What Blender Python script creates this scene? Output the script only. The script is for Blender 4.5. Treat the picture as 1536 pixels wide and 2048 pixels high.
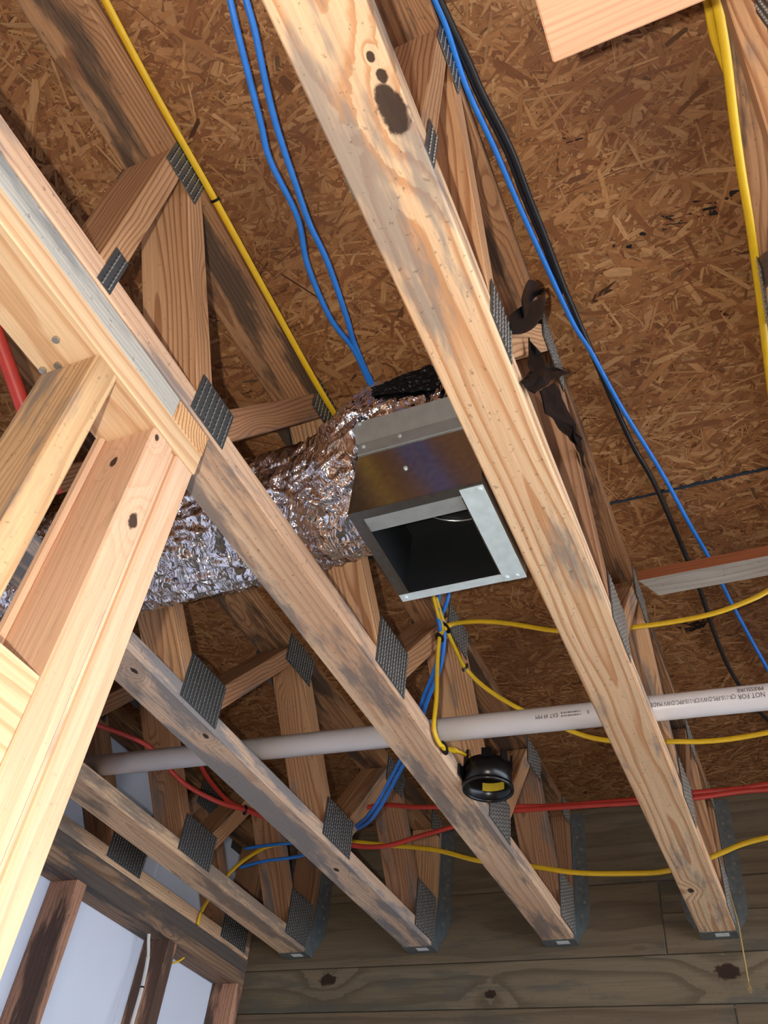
import bpy, bmesh, math, random
import numpy as np
from mathutils import Vector, Matrix, noise

for o in list(bpy.data.objects):
    bpy.data.objects.remove(o, do_unlink=True)
scene = bpy.context.scene
C = scene.collection

# ------------------------------------------------------------------ camera
cam_d = bpy.data.cameras.new('camera')
cam = bpy.data.objects.new('camera', cam_d)
C.objects.link(cam)
CAM = Vector((0.181422, -2.475569, -0.867068))
cam.matrix_world = Matrix(((0.910507, 0.222649, 0.348431, CAM.x),
                           (0.402003, -0.673913, -0.619867, CAM.y),
                           (0.096799, 0.704464, -0.703108, CAM.z),
                           (0, 0, 0, 1)))
cam_d.sensor_fit = 'HORIZONTAL'
cam_d.sensor_width = 36.0
cam_d.lens = 36.0 * 1712.37 / 1536.0
cam_d.clip_start = 0.01
scene.camera = cam

# ------------------------------------------------------------------ light
world = bpy.data.worlds.new('world')
scene.world = world
world.use_nodes = True
wb = world.node_tree.nodes['Background']
wb.inputs[0].default_value = (0.80, 0.89, 1.0, 1)
wb.inputs[1].default_value = 5.0

# sun over the roof: it reaches only the open ground outside on the right
su = bpy.data.lights.new('sun', 'SUN')
su.energy = 15.0
su.angle = 0.01
su.color = (1.0, 0.98, 0.96)
suo = bpy.data.objects.new('sun', su)
suo.rotation_euler = (math.radians(12), math.radians(-33), 0)
C.objects.link(suo)

# the phone's flash, a few centimetres beside the lens
fl = bpy.data.lights.new('phone_flash', 'POINT')
fl.energy = 33.0
fl.color = (1.0, 0.94, 0.85)
fl.shadow_soft_size = 0.008
flo = bpy.data.objects.new('phone_flash', fl)
flo.location = CAM + Vector((-0.064, -0.028, -0.007))
C.objects.link(flo)

vs = scene.view_settings
vs.view_transform = 'Standard'
vs.look = 'None'
vs.gamma = 1.0
vs.use_curve_mapping = False
vs.exposure = 0.25

# ------------------------------------------------------------------ sizes (metres, z = 0 is the underside of the trusses)
S = 0.41615          # truss spacing
W, T = 0.089, 0.038  # 2x4
H = 0.3933           # underside of the subfloor
ZF = -2.44           # slab
R = random.Random(5)
# ------------------------------------------------------------------ materials
def srgb(r, g, b):
    f = lambda c: c / 12.92 if c <= 0.04045 else ((c + 0.055) / 1.055) ** 2.4
    return (f(r / 255), f(g / 255), f(b / 255), 1)

class NT:
    def __init__(s, name):
        s.m = bpy.data.materials.new(name); s.m.use_nodes = True
        s.t = s.m.node_tree; s.t.nodes.clear()
        s.out = s.t.nodes.new('ShaderNodeOutputMaterial')
        s.b = s.t.nodes.new('ShaderNodeBsdfPrincipled')
        s.l(s.b.outputs[0], s.out.inputs[0])
    def l(s, a, b): s.t.links.new(a, b)
    def put(s, sock, v):
        if hasattr(v, 'is_linked'): s.l(v, sock)
        else: sock.default_value = v
    def n(s, typ, **kw):
        nd = s.t.nodes.new('ShaderNode' + typ)
        for k, v in kw.items(): setattr(nd, k, v)
        return nd
    def math(s, op, a, b=0.0, c=None, clamp=False):
        nd = s.n('Math', operation=op, use_clamp=clamp)
        s.put(nd.inputs[0], a); s.put(nd.inputs[1], b)
        if c is not None: s.put(nd.inputs[2], c)
        return nd.outputs[0]
    def vm(s, op, a, b):
        nd = s.n('VectorMath', operation=op)
        s.put(nd.inputs[0], a); s.put(nd.inputs[1], b)
        return nd.outputs['Value'] if op in ('LENGTH', 'DISTANCE', 'DOT_PRODUCT') else nd.outputs[0]
    def noise(s, vec, scale=1.0, detail=2.0, rough=0.5):
        nd = s.n('TexNoise'); s.put(nd.inputs['Vector'], vec)
        nd.inputs['Scale'].default_value = scale; nd.inputs['Detail'].default_value = detail
        nd.inputs['Roughness'].default_value = rough
        return nd.outputs['Fac'], nd.outputs['Color']
    def rng(s, v, a, b, c=0.0, d=1.0, smooth=True):
        nd = s.n('MapRange'); nd.interpolation_type = 'SMOOTHSTEP' if smooth else 'LINEAR'
        s.put(nd.inputs[0], v)
        for i, x in enumerate((a, b, c, d)): s.put(nd.inputs[i + 1], x)
        return nd.outputs[0]
    def mix(s, f, a, b, mode='MIX'):
        nd = s.n('Mix', data_type='RGBA', blend_type=mode)
        s.put(nd.inputs[0], f); s.put(nd.inputs[6], a); s.put(nd.inputs[7], b)
        return nd.outputs[2]
    def xyz(s, x, y, z):
        nd = s.n('CombineXYZ')
        for i, v in enumerate((x, y, z)): s.put(nd.inputs[i], v)
        return nd.outputs[0]
    def bump(s, hgt, strength=0.3, dist=0.001):
        nd = s.n('Bump'); nd.inputs['Strength'].default_value = strength
        nd.inputs['Distance'].default_value = dist; s.put(nd.inputs['Height'], hgt)
        s.l(nd.outputs[0], s.b.inputs['Normal'])
    def fin(s, col=None, rough=None, metal=None):
        if col is not None: s.put(s.b.inputs['Base Color'], col)
        if rough is not None: s.put(s.b.inputs['Roughness'], rough)
        if metal is not None: s.put(s.b.inputs['Metallic'], metal)
        return s.m

def wood(name, light, dark, stain=0.3, stain_col=(0.16, 0.155, 0.15, 1), rs=0.0065, knots=(), rk=0.10,
         contrast=0.75, pz=0.045, rough=0.72, tint=None, vary=False):
    """growth rings about a pith that lies outside the board; local X runs along the grain"""
    s = NT(name)
    tc = s.n('TexCoord'); P = tc.outputs['Object']
    rnd = s.n('ObjectInfo').outputs['Random']
    off = s.xyz(s.math('MULTIPLY', rnd, 53.0), s.math('MULTIPLY', rnd, 31.0), s.math('MULTIPLY', rnd, 17.0))
    r2 = s.math('FRACT', s.math('MULTIPLY', rnd, 7.313))
    r3 = s.math('FRACT', s.math('MULTIPLY', rnd, 13.71))
    sep = s.n('SeparateXYZ'); s.l(P, sep.inputs[0])
    v1 = s.vm('ADD', s.vm('MULTIPLY', P, (1.6, 9, 9)), off)
    _, n1 = s.noise(v1, 1.0, 2.0)
    d1 = s.n('SeparateXYZ'); s.l(s.vm('MULTIPLY', s.vm('SUBTRACT', n1, (0.5, 0.5, 0.5)), (0.05, 0.05, 0.06)), d1.inputs[0])
    py = s.math('ADD', s.math('ADD', sep.outputs[1], d1.outputs[1]), s.math('MULTIPLY_ADD', r2, 0.07, -0.035))
    pzv = s.math('ADD', s.math('ADD', sep.outputs[2], d1.outputs[2]), s.math('MULTIPLY_ADD', r3, 0.05, pz))
    r = s.math('SQRT', s.math('ADD', s.math('MULTIPLY', py, py), s.math('MULTIPLY', pzv, pzv)))
    # knots
    vor = s.n('TexVoronoi'); vor.inputs['Scale'].default_value = 1.0
    s.l(s.vm('ADD', s.vm('MULTIPLY', P, (2.6, 9, 9)), off), vor.inputs['Vector'])
    kd = vor.outputs['Distance']
    core = s.rng(kd, rk * 0.55, rk, 1.0, 0.0)
    halo = s.rng(kd, 0.0, rk * 4.5, 1.0, 0.0)
    for kx, ky, kz, kr in knots:
        dd = s.vm('LENGTH', s.vm('MULTIPLY', s.vm('SUBTRACT', P, (kx, ky, kz)), (0.62, 1, 1)), (0, 0, 0))
        wob, _ = s.noise(P, 90.0, 2.0)
        dd = s.math('MULTIPLY_ADD', wob, kr * 0.9, s.math('SUBTRACT', dd, kr * 0.45))
        core = s.math('MAXIMUM', core, s.rng(dd, kr * 0.7, kr, 1.0, 0.0))
        halo = s.math('MAXIMUM', halo, s.rng(dd, 0.0, kr * 5.0, 1.0, 0.0))
    r = s.math('MULTIPLY_ADD', halo, 0.03, r)
    nh, _ = s.noise(s.vm('ADD', s.vm('MULTIPLY', P, (5, 60, 60)), off), 1.0, 3.0)
    t = s.math('FRACT', s.math('MULTIPLY_ADD', nh, 0.35, s.math('DIVIDE', r, rs)))
    late = s.math('MULTIPLY', s.rng(t, 0.42, 0.88), s.rng(t, 0.93, 1.0, 1.0, 0.0))
    big, _ = s.noise(s.vm('ADD', s.vm('MULTIPLY', P, (1.1, 10, 10)), off), 1.0, 2.0)
    col = s.mix(s.math('MULTIPLY', late, contrast), light, dark)
    col = s.mix(s.rng(big, 0.3, 0.75, 0.0, 0.45), col, tint or dark)
    fib, _ = s.noise(s.vm('ADD', s.vm('MULTIPLY', P, (9, 320, 320)), off), 1.0, 2.0)
    col = s.mix(1.0, col, s.rng(fib, 0.25, 0.75, 0.84, 1.08, False), 'MULTIPLY')
    if stain > 0:
        sn, _ = s.noise(s.vm('ADD', s.vm('MULTIPLY', P, (2.6, 13, 13)), s.vm('ADD', off, (7, 3, 1))), 1.0, 5.0, 0.66)
        th = 0.68 - 0.30 * stain
        f = s.math('MULTIPLY', s.rng(sn, th - 0.03, th + 0.09), min(0.9, 0.5 + stain * 0.5))
        col = s.mix(f, col, stain_col)
        sp, _ = s.noise(s.vm('ADD', P, off), 120.0, 3.0, 0.62)
        col = s.mix(s.math('MULTIPLY', s.rng(sp, 0.63, 0.70), 0.5 * min(1, stain * 2)), col, (0.07, 0.05, 0.04, 1))
    col = s.mix(1.0, col, s.mix(r3, (0.80, 0.78, 0.78, 1), (1.04, 1.06, 1.08, 1)), 'MULTIPLY') if vary else col
    col = s.mix(s.math('MULTIPLY', core, 0.95), col, (0.030, 0.014, 0.009, 1))
    s.bump(s.math('SUBTRACT', fib, s.math('MULTIPLY', late, 0.4)), 0.25, 0.0008)
    s.b.inputs['Specular IOR Level'].default_value = 0.25
    return s.fin(col, rough)

def plain(name, col, rough=0.6, metal=0.0, var=0.12, sc=60.0, bump=0.0):
    s = NT(name)
    P = s.n('TexCoord').outputs['Object']
    f, _ = s.noise(P, sc, 3.0)
    c = s.mix(1.0, col, s.rng(f, 0.25, 0.75, 1 - var, 1 + var, False), 'MULTIPLY')
    if bump: s.bump(f, bump, 0.001)
    return s.fin(c, rough, metal)

PINE_L, PINE_D = srgb(230, 196, 160), srgb(184, 136, 98)
M = {}
M['fresh'] = wood('fresh_pine', srgb(233, 206, 176), srgb(202, 163, 128), 0.10, rk=0.05, contrast=0.6, rs=0.008)
M['fresh_rings'] = wood('ringed_pine', srgb(224, 177, 127), srgb(168, 108, 58), 0.05, rk=0.0, contrast=0.9, rs=0.007, pz=0.02)
M['plate'] = wood('plate_pine', srgb(224, 188, 146), srgb(194, 144, 100), 0.0, rk=0.03, contrast=0.7, rs=0.014)
M['plate_grey'] = wood('weathered_pine', srgb(196, 190, 178), srgb(150, 142, 128), 0.5, stain_col=srgb(120, 120, 118), rk=0.0, contrast=0.4)
M['stud'] = wood('stud_pine', srgb(222, 182, 148), srgb(196, 146, 108), 0.14, rk=0.06, contrast=0.35, rs=0.012)
M['stud_knot'] = wood('knotty_stud_pine', srgb(222, 181, 146), srgb(196, 144, 106), 0.16, rk=0.0, contrast=0.32, rs=0.012,
                       knots=((1.04, 0.0045, -0.0445, 0.008), (1.168, -0.012, -0.0445, 0.004), (1.13, -0.02, 0.0, 0.006)))
M['stud_tan'] = wood('tan_stud_pine', srgb(212, 174, 128), srgb(166, 122, 82), 0.36, rk=0.06, contrast=0.55, rs=0.010)
M['chord'] = wood('chord_pine', PINE_L, PINE_D, 0.56, stain_col=srgb(116, 106, 98), rk=0.07, contrast=0.55)
M['chord_near'] = wood('knotty_chord_pine', srgb(236, 202, 162), srgb(194, 138, 92), 0.46, stain_col=srgb(128, 122, 116), rk=0.0, contrast=0.85, rs=0.015, pz=0.03,
                       knots=((-0.685, -0.030, -0.019, 0.016), (1.213, 0.020, -0.019, 0.009), (-0.704, -0.028, -0.019, 0.011), (-0.722, -0.032, -0.019, 0.006), (-0.742, -0.029, -0.019, 0.004)))
M['chord_bark'] = wood('bark_edged_chord_pine', srgb(232, 198, 164), srgb(186, 132, 96), 0.62, stain_col=srgb(120, 112, 108), rk=0.05, contrast=0.5, rs=0.010)
M['chord_grey'] = wood('grey_chord_pine', srgb(228, 198, 170), srgb(178, 138, 110), 0.82, stain_col=srgb(134, 130, 130), rk=0.05, contrast=0.5,
                       knots=((0.052, -0.014, -0.019, 0.007), (0.291, -0.021, -0.019, 0.007), (0.942, 0.0, -0.019, 0.008)))
M['web'] = wood('web_pine', srgb(216, 168, 122), srgb(160, 104, 66), 0.34, rk=0.06, contrast=0.8, vary=True)
M['web_dark'] = wood('brown_web_pine', srgb(186, 138, 100), srgb(128, 84, 56), 0.45, rk=0.06, contrast=0.7, vary=True)
M['top'] = wood('top_chord_pine', srgb(192, 144, 100), srgb(130, 84, 52), 0.62, stain_col=srgb(58, 52, 46), rk=0.06, contrast=0.7, vary=True)
M['wallplate'] = wood('old_plate_pine', srgb(158, 127, 102), srgb(104, 80, 60), 0.72, stain_col=srgb(78, 74, 72), rk=0.05, contrast=0.7, rs=0.012)
M['wallstud'] = wood('old_stud_pine', srgb(196, 146, 117), srgb(132, 94, 72), 0.75, stain_col=srgb(66, 54, 48), rk=0.05, contrast=0.5, rs=0.010)
M['plank'] = wood('treated_plank', srgb(124, 108, 86), srgb(84, 70, 54), 0.45, stain_col=srgb(84, 82, 74), rk=0.03, contrast=0.5, rs=0.032, pz=0.02, tint=srgb(98, 86, 68))
M['plank_knot'] = wood('knotty_treated_plank', srgb(128, 114, 92), srgb(80, 70, 54), 0.4, stain_col=srgb(88, 88, 80), rk=0.0, contrast=0.65, rs=0.024, pz=0.02, tint=srgb(104, 94, 74),
                       knots=((-0.071, -0.025, 0.019, 0.013), (-0.583, 0.027, 0.019, 0.020), (0.559, 0.012, 0.019, 0.022)))
M['scrap'] = wood('scrap_pine', srgb(222, 168, 132), srgb(204, 144, 108), 0.0, rk=0.0, contrast=0.4, rs=0.005)
M['redboard'] = wood('reddish_board', srgb(150, 86, 52), srgb(112, 58, 34), 0.0, rk=0.0, contrast=0.4, rs=0.006)
M['greyboard'] = wood('grey_board', srgb(186, 178, 166), srgb(142, 134, 124), 0.4, stain_col=srgb(110, 112, 112), rk=0.0, contrast=0.4, rs=0.006)
M['zinc'] = plain('galvanised_steel', (0.50, 0.52, 0.53, 1), 0.22, 1.0, 0.16, 90)
M['zinc_lit'] = plain('lit_galvanised_steel', (0.74, 0.86, 0.88, 1), 0.38, 0.35, 0.10, 50)  # paler copy of the zinc: reflected daylight on the flanges put into the colour
M['zinc_matte'] = plain('matte_galvanised_steel', (0.34, 0.36, 0.35, 1), 0.5, 0.4, 0.10, 50)
M['zinc_dark'] = plain('dull_zinc', (0.17, 0.18, 0.18, 1), 0.48, 0.85, 0.2, 120)
M['zinc_hanger'] = plain('hanger_zinc', (0.25, 0.29, 0.30, 1), 0.45, 0.8, 0.2, 70)
M['lip'] = plain('zinc_tooth', (0.60, 0.59, 0.55, 1), 0.35, 0.6, 0.1)
M['hole'] = plain('tooth_hole', (0.02, 0.018, 0.016, 1), 0.9)
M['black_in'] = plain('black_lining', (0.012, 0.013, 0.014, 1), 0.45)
M['black'] = plain('black_plastic', (0.006, 0.006, 0.007, 1), 0.28)
M['black_cable'] = plain('black_cable_jacket', (0.012, 0.012, 0.013, 1), 0.4)
M['film'] = plain('black_film', (0.006, 0.006, 0.0065, 1), 0.34, 0, 0.2, 200, 0.4)
M['film'].node_tree.nodes['Principled BSDF'].inputs['Specular IOR Level'].default_value = 0.18
M['yellow'] = plain('yellow_jacket', srgb(226, 182, 34), 0.45, 0, 0.06)
M['blue'] = plain('blue_jacket', srgb(44, 124, 216), 0.42, 0, 0.08)
M['darkblue'] = plain('navy_jacket', srgb(28, 48, 120), 0.45, 0, 0.08)
M['red'] = plain('red_jacket', srgb(192, 62, 52), 0.45, 0, 0.08)
M['white'] = plain('white_jacket', srgb(216, 216, 212), 0.45, 0, 0.04)
M['pvc'] = plain('white_pvc', srgb(222, 216, 214), 0.35, 0, 0.05, 8)
M['ink'] = plain('black_ink', (0.02, 0.02, 0.025, 1), 0.6)
M['sticker'] = plain('white_sticker', srgb(220, 222, 220), 0.5)
M['stickery'] = plain('yellow_sticker', srgb(232, 200, 60), 0.5)
M['wrap'] = plain('white_sheathing', srgb(214, 220, 234), 0.6, 0, 0.03, 4)
M['concrete'] = plain('concrete', srgb(92, 87, 82), 0.85, 0, 0.1, 3)
M['ground'] = plain('pale_ground', srgb(176, 180, 188), 0.9, 0, 0.08, 2)
M['jute'] = plain('jute', srgb(176, 148, 96), 0.9, 0, 0.2, 300)
M['nail'] = plain('nail_steel', (0.45, 0.42, 0.36, 1), 0.4, 0.9)
M['seam'] = plain('edge_sealer', srgb(30, 44, 56), 0.7)
def foil():
    s = NT('aluminium_foil'); P = s.n('TexCoord').outputs['Object']
    _, nc = s.noise(P, 9.0, 2.0)
    Q = s.vm('ADD', P, s.vm('MULTIPLY', s.vm('SUBTRACT', nc, (0.5, 0.5, 0.5)), (0.10, 0.10, 0.10)))
    hgt = None
    for sc, amp, st in ((9.0, 1.0, (1.3, 0.7, 0.7)), (22.0, 0.5, (1.7, 0.7, 0.7)), (60.0, 0.14, (1.9, 0.6, 0.6))):
        f, _ = s.noise(s.vm('MULTIPLY', Q, st), sc, 1.0)
        rdg = s.math('MULTIPLY', s.math('ABSOLUTE', s.math('SUBTRACT', f, 0.5)), amp)
        hgt = rdg if hgt is None else s.math('ADD', hgt, rdg)
    s.bump(hgt, 1.0, 0.045)
    return s.fin((0.90, 0.89, 0.94, 1), 0.08, 1.0)
M['foil'] = foil()
def osb_base():
    s = NT('pressed_board'); P = s.n('TexCoord').outputs['Object']
    f, _ = s.noise(s.vm('MULTIPLY', P, (40, 110, 60)), 1.0, 4.0, 0.7)
    return s.fin(s.mix(f, srgb(92, 56, 28), srgb(176, 120, 70)), 0.8)
M['osb'] = osb_base()
def osb_strand():
    s = NT('wood_strand'); P = s.n('TexCoord').outputs['Object']
    a = s.n('Attribute', attribute_name='Col')
    u = s.n('UVMap'); u.uv_map = 'UVMap'
    f, _ = s.noise(s.vm('MULTIPLY', u.outputs[0], (45, 1100, 1)), 1.0, 2.0)
    g, _ = s.noise(P, 2.3, 3.0)
    c = s.mix(1.0, a.outputs['Color'], s.rng(f, 0.25, 0.75, 0.62, 1.2, False), 'MULTIPLY')
    c = s.mix(s.rng(g, 0.5, 0.72, 0.0, 0.45), c, srgb(84, 50, 34))
    s.b.inputs['Specular IOR Level'].default_value = 0.3
    return s.fin(c, 0.6)
M['strand'] = osb_strand()
PATHS = {
'yellow_T2':[(-0.4018,-2.4137,0.384),(-0.4047,-2.3773,0.384),(-0.4094,-2.2643,0.382),(-0.408,-2.0867,0.3733),(-0.408,-1.9076,0.3624),(-0.408,-1.6951,0.3531),(-0.407,-1.45,0.372),(-0.406,-1.15,0.37)],
'blue_a':[(-0.2267,-2.3492,0.35),(-0.2336,-2.3173,0.345),(-0.2454,-2.2701,0.34),(-0.2682,-2.1748,0.335),(-0.2825,-2.1207,0.335),(-0.286,-2.0292,0.335),(-0.3101,-1.9518,0.34),(-0.3231,-1.8487,0.35),(-0.3168,-1.7711,0.36),(-0.3228,-1.6856,0.364),(-0.33,-1.5,0.37),(-0.365,-1.25,0.372),(-0.4,-1.15,0.34)],
'blue_b':[(-0.2072,-2.3411,0.35),(-0.2143,-2.3093,0.345),(-0.2215,-2.2725,0.342),(-0.2386,-2.2112,0.338),(-0.2518,-2.1537,0.335),(-0.266,-2.0669,0.335),(-0.2738,-2.0117,0.335),(-0.2784,-1.9444,0.34),(-0.2971,-1.8391,0.35),(-0.3108,-1.7797,0.36),(-0.319,-1.6752,0.368),(-0.312,-1.5,0.378),(-0.345,-1.25,0.379),(-0.385,-1.13,0.35)],
'bb_a':[(-0.402,-1.1448,0.2774),(-0.402,-1.126,0.2485),(-0.437,-1.055,0.2161),(-0.4877,-1.0,0.1708),(-0.5565,-0.9,0.1395),(-0.6462,-0.8,0.1043),(-0.7246,-0.72,0.0771),(-0.8247,-0.6,0.1052),(-0.9543,-0.5,0.1085),(-1.0918,-0.42,0.1244),(-1.2052,-0.42,0.1194),(-1.286,-0.42,0.1071)],
'bb_b':[(-0.402,-1.1201,0.292),(-0.402,-1.1011,0.2627),(-0.4262,-1.055,0.2101),(-0.4767,-1.0,0.1651),(-0.545,-0.9,0.134),(-0.6341,-0.8,0.099),(-0.712,-0.72,0.072),(-0.8112,-0.6,0.0998),(-0.9499,-0.5,0.1289),(-1.0913,-0.42,0.1649),(-1.1988,-0.42,0.1657),(-1.2829,-0.42,0.1627)],
'blue_R':[(0.0048,-2.2466,0.376),(0.0043,-2.2107,0.376),(0.0066,-2.1753,0.376),(0.0054,-2.0957,0.376),(0.0141,-2.0047,0.376),(0.0202,-1.9189,0.376),(0.0281,-1.8297,0.376),(0.0418,-1.6911,0.376),(0.0553,-1.6238,0.376),(0.0756,-1.493,0.376),(0.1103,-1.3173,0.376),(0.1363,-1.1525,0.376),(0.1539,-1.0537,0.376),(0.1679,-0.9498,0.376),(0.1802,-0.8577,0.376),(0.2194,-0.6115,0.376),(0.2648,-0.3504,0.376)],
'black_R':[(0.0075,-2.245,0.378),(0.0103,-2.2015,0.378),(0.0181,-2.1308,0.378),(0.0228,-2.0774,0.378),(0.0348,-1.995,0.378),(0.0381,-1.9193,0.378),(0.0423,-1.8454,0.378),(0.0465,-1.7472,0.378),(0.0579,-1.5998,0.378),(0.0741,-1.4061,0.378),(0.0938,-1.2801,0.378),(0.1124,-1.0598,0.378),(0.1211,-0.9445,0.378),(0.1261,-0.7772,0.378),(0.1376,-0.6317,0.378),(0.1643,-0.4919,0.378),(0.1941,-0.3898,0.378),(0.2558,-0.2491,0.378)],
'black_R2':[(0.0028,-2.246,0.382),(0.0049,-2.2026,0.382),(0.012,-2.1299,0.382),(0.0161,-2.0751,0.382),(0.0274,-1.993,0.382),(0.0305,-1.9169,0.382),(0.0358,-1.8389,0.383),(0.0402,-1.741,0.384)],
'yellow_T0a':[(0.3243,-2.1202,0.35),(0.3262,-2.0852,0.349),(0.3273,-2.0178,0.349),(0.3249,-1.9326,0.349),(0.324,-1.8606,0.349),(0.3246,-1.7739,0.349),(0.323,-1.6617,0.349),(0.3196,-1.5469,0.349),(0.316,-1.4071,0.349)],
'yellow_T0b':[(0.3157,-2.1189,0.37),(0.3188,-2.082,0.372),(0.3198,-2.0388,0.372),(0.3266,-2.0002,0.374),(0.3334,-1.9669,0.376)],
'yellow_cross':[(-0.4,-1.1124,0.2634),(-0.3869,-1.095,0.2869),(-0.3351,-1.095,0.2821),(-0.2805,-1.09,0.271),(-0.226,-1.09,0.2496),(-0.1633,-1.09,0.2243),(-0.0927,-1.09,0.2077),(-0.0126,-1.09,0.1988),(0.0697,-1.08,0.2026),(0.1441,-1.07,0.214),(0.2109,-1.06,0.2379),(0.2465,-1.05,0.2596),(0.3093,-1.05,0.2841),(0.45,-1.05,0.2841),(0.8,-1.05,0.2741),(1.2,-1.05,0.2841)],
'yellow_mid':[(-0.4,-1.1637,0.3104),(-0.401,-1.1221,0.2876),(-0.402,-1.0783,0.2752),(-0.404,-1.0255,0.2699),(-0.406,-0.9615,0.2668),(-0.3704,-0.925,0.2305),(-0.3007,-0.89,0.1847),(-0.1939,-0.84,0.1391),(-0.1333,-0.83,0.1178),(-0.0617,-0.83,0.1015),(0.0082,-0.83,0.0937),(0.0557,-0.82,0.0926),(0.1129,-0.81,0.0956),(0.1859,-0.8,0.1053),(0.2472,-0.8,0.113),(0.45,-0.8,0.113),(0.8,-0.8,0.103),(1.2,-0.8,0.113)],
'yellow_drop':[(-0.398,-1.1848,0.3001),(-0.399,-1.1429,0.2714),(-0.4,-1.1178,0.2594),(-0.402,-1.1264,0.231),(-0.406,-1.1202,0.1784),(-0.407,-1.1116,0.0989),(-0.408,-1.1123,0.0297),(-0.408,-1.0904,0.0092),(-0.408,-1.0551,0.0115),(-0.4179,-0.985,0.0475),(-0.409,-0.95,0.0576),(-0.4036,-0.925,0.0601),(-0.4008,-0.91,0.0457)],
'yellow_low':[(-1.4709,-0.31,-0.0027),(-1.461,-0.31,0.0541),(-1.39,-0.31,0.1536),(-1.3052,-0.31,0.2082),(-1.2289,-0.31,0.2217),(-1.1167,-0.31,0.2193),(-0.9983,-0.31,0.207),(-0.8835,-0.31,0.1863),(-0.728,-0.31,0.1582),(-0.5955,-0.31,0.1166),(-0.4506,-0.31,0.0903),(-0.3398,-0.31,0.0662),(-0.2147,-0.31,0.0543),(-0.112,-0.31,0.0526),(-0.0084,-0.31,0.0774),(0.0649,-0.31,0.1018),(0.1308,-0.31,0.1143),(0.203,-0.31,0.1198),(0.45,-0.31,0.1198),(0.8,-0.31,0.1098),(1.2,-0.31,0.1198)],
'red_a':[(-1.3398,-1.15,0.1723),(-1.3231,-1.08,0.1875),(-1.2916,-1.02,0.1922),(-1.2633,-0.95,0.1923),(-1.2371,-0.87,0.1615),(-1.2094,-0.82,0.1421),(-1.1569,-0.75,0.1294),(-1.124,-0.68,0.1391),(-1.0935,-0.6,0.1459),(-1.0661,-0.56,0.1336),(-0.8826,-0.52,0.0933),(-0.78,-0.52,0.0815),(-0.6971,-0.52,0.0964),(-0.6021,-0.52,0.1137),(-0.5186,-0.53,0.1257),(-0.4371,-0.54,0.1307)],
'red_b':[(-1.3006,-0.75,0.3176),(-1.2677,-0.72,0.2553),(-1.2247,-0.7,0.2051),(-1.1706,-0.69,0.1604),(-1.1287,-0.675,0.1462),(-1.096,-0.6,0.1575),(-1.0277,-0.55,0.1485),(-0.9117,-0.54,0.1557),(-0.8115,-0.54,0.1859),(-0.6945,-0.54,0.169),(-0.5693,-0.54,0.1554),(-0.437,-0.54,0.1424),(-0.3359,-0.54,0.1327),(-0.2144,-0.54,0.1283),(-0.1208,-0.54,0.1266),(-0.0075,-0.54,0.1285),(0.101,-0.54,0.1268),(0.1608,-0.54,0.1305),(0.2272,-0.54,0.132),(0.45,-0.54,0.132),(0.8,-0.54,0.122),(1.2,-0.54,0.132)],
'red_c':[(-0.4371,-0.54,0.1307),(-0.3348,-0.545,0.125),(-0.2139,-0.545,0.1195),(-0.121,-0.545,0.1155),(-0.0089,-0.545,0.1128),(0.0999,-0.545,0.1172),(0.1582,-0.545,0.1151),(0.2232,-0.545,0.1121),(0.45,-0.545,0.1121),(0.8,-0.545,0.1021),(1.2,-0.545,0.1121)],
'white_cable':[(-1.52,-0.453,0.05),(-1.52,-0.453,-0.02),(-1.52,-0.4531,-0.0758),(-1.512,-0.4401,-0.1334),(-1.5,-0.4459,-0.2112),(-1.49,-0.4586,-0.3021),(-1.475,-0.4743,-0.4301)],
'stub':[(-1.53,-0.337,-0.1189),(-1.52,-0.3186,-0.108),(-1.515,-0.2979,-0.0961),(-1.51,-0.2853,-0.0827)],
'red_left':[(-0.66,-2.195,0.1116),(-0.66,-2.1428,0.0905),(-0.66,-2.0936,0.0626),(-0.66,-2.0389,0.0283),(-0.66,-1.9891,-0.0021),(-0.66,-1.9274,-0.0426)],
'twine':[(-0.0012,-0.052,0.1537),(0.0009,-0.055,0.1127),(0.0058,-0.06,0.0593),(0.0097,-0.055,0.0115),(0.0088,-0.05,-0.0348),(0.0075,-0.04,-0.0724),(0.0067,-0.035,-0.1164)],
'bp_loop':[(0.004,-1.9023,0.0713),(0.012,-1.8775,0.1152),(0.022,-1.8499,0.1683),(0.03,-1.8337,0.2132),(0.03,-1.8206,0.2595),(0.024,-1.8275,0.2661),(0.02,-1.8579,0.217),(0.02,-1.8835,0.1505),(0.018,-1.8946,0.1149)],
'bp_tail':[(0.008,-1.7805,0.0901),(0.01,-1.7627,0.0593),(0.008,-1.6845,0.1154),(0.006,-1.5739,0.2059),(0.004,-1.4971,0.23),(0.008,-1.523,0.24),(0.014,-1.5774,0.215),(0.016,-1.659,0.1871),(0.016,-1.721,0.1775)],
'bp_flap':[(0.006,-1.8294,0.145),(0.012,-1.8217,0.1144),(0.018,-1.8068,0.1154),(0.024,-1.7662,0.1526),(0.034,-1.698,0.223),(0.022,-1.7724,0.1146),(0.012,-1.8357,0.0102),(0.002,-1.862,0.003),(0.008,-1.836,0.0552)],
}
# ------------------------------------------------------------------ helpers
def link(o, parent=None):
    C.objects.link(o)
    if parent is not None: o.parent = parent
    return o

def tag(o, label=None, cat=None, group=None, kind=None):
    for k, v in (('label', label), ('category', cat), ('group', group), ('kind', kind)):
        if v: o[k] = v
    return o

def empty(name, loc, label=None, cat=None, group=None, kind=None, parent=None):
    o = bpy.data.objects.new(name, None); o.location = loc; o.empty_display_size = 0.05
    link(o, parent); return tag(o, label, cat, group, kind)

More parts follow.
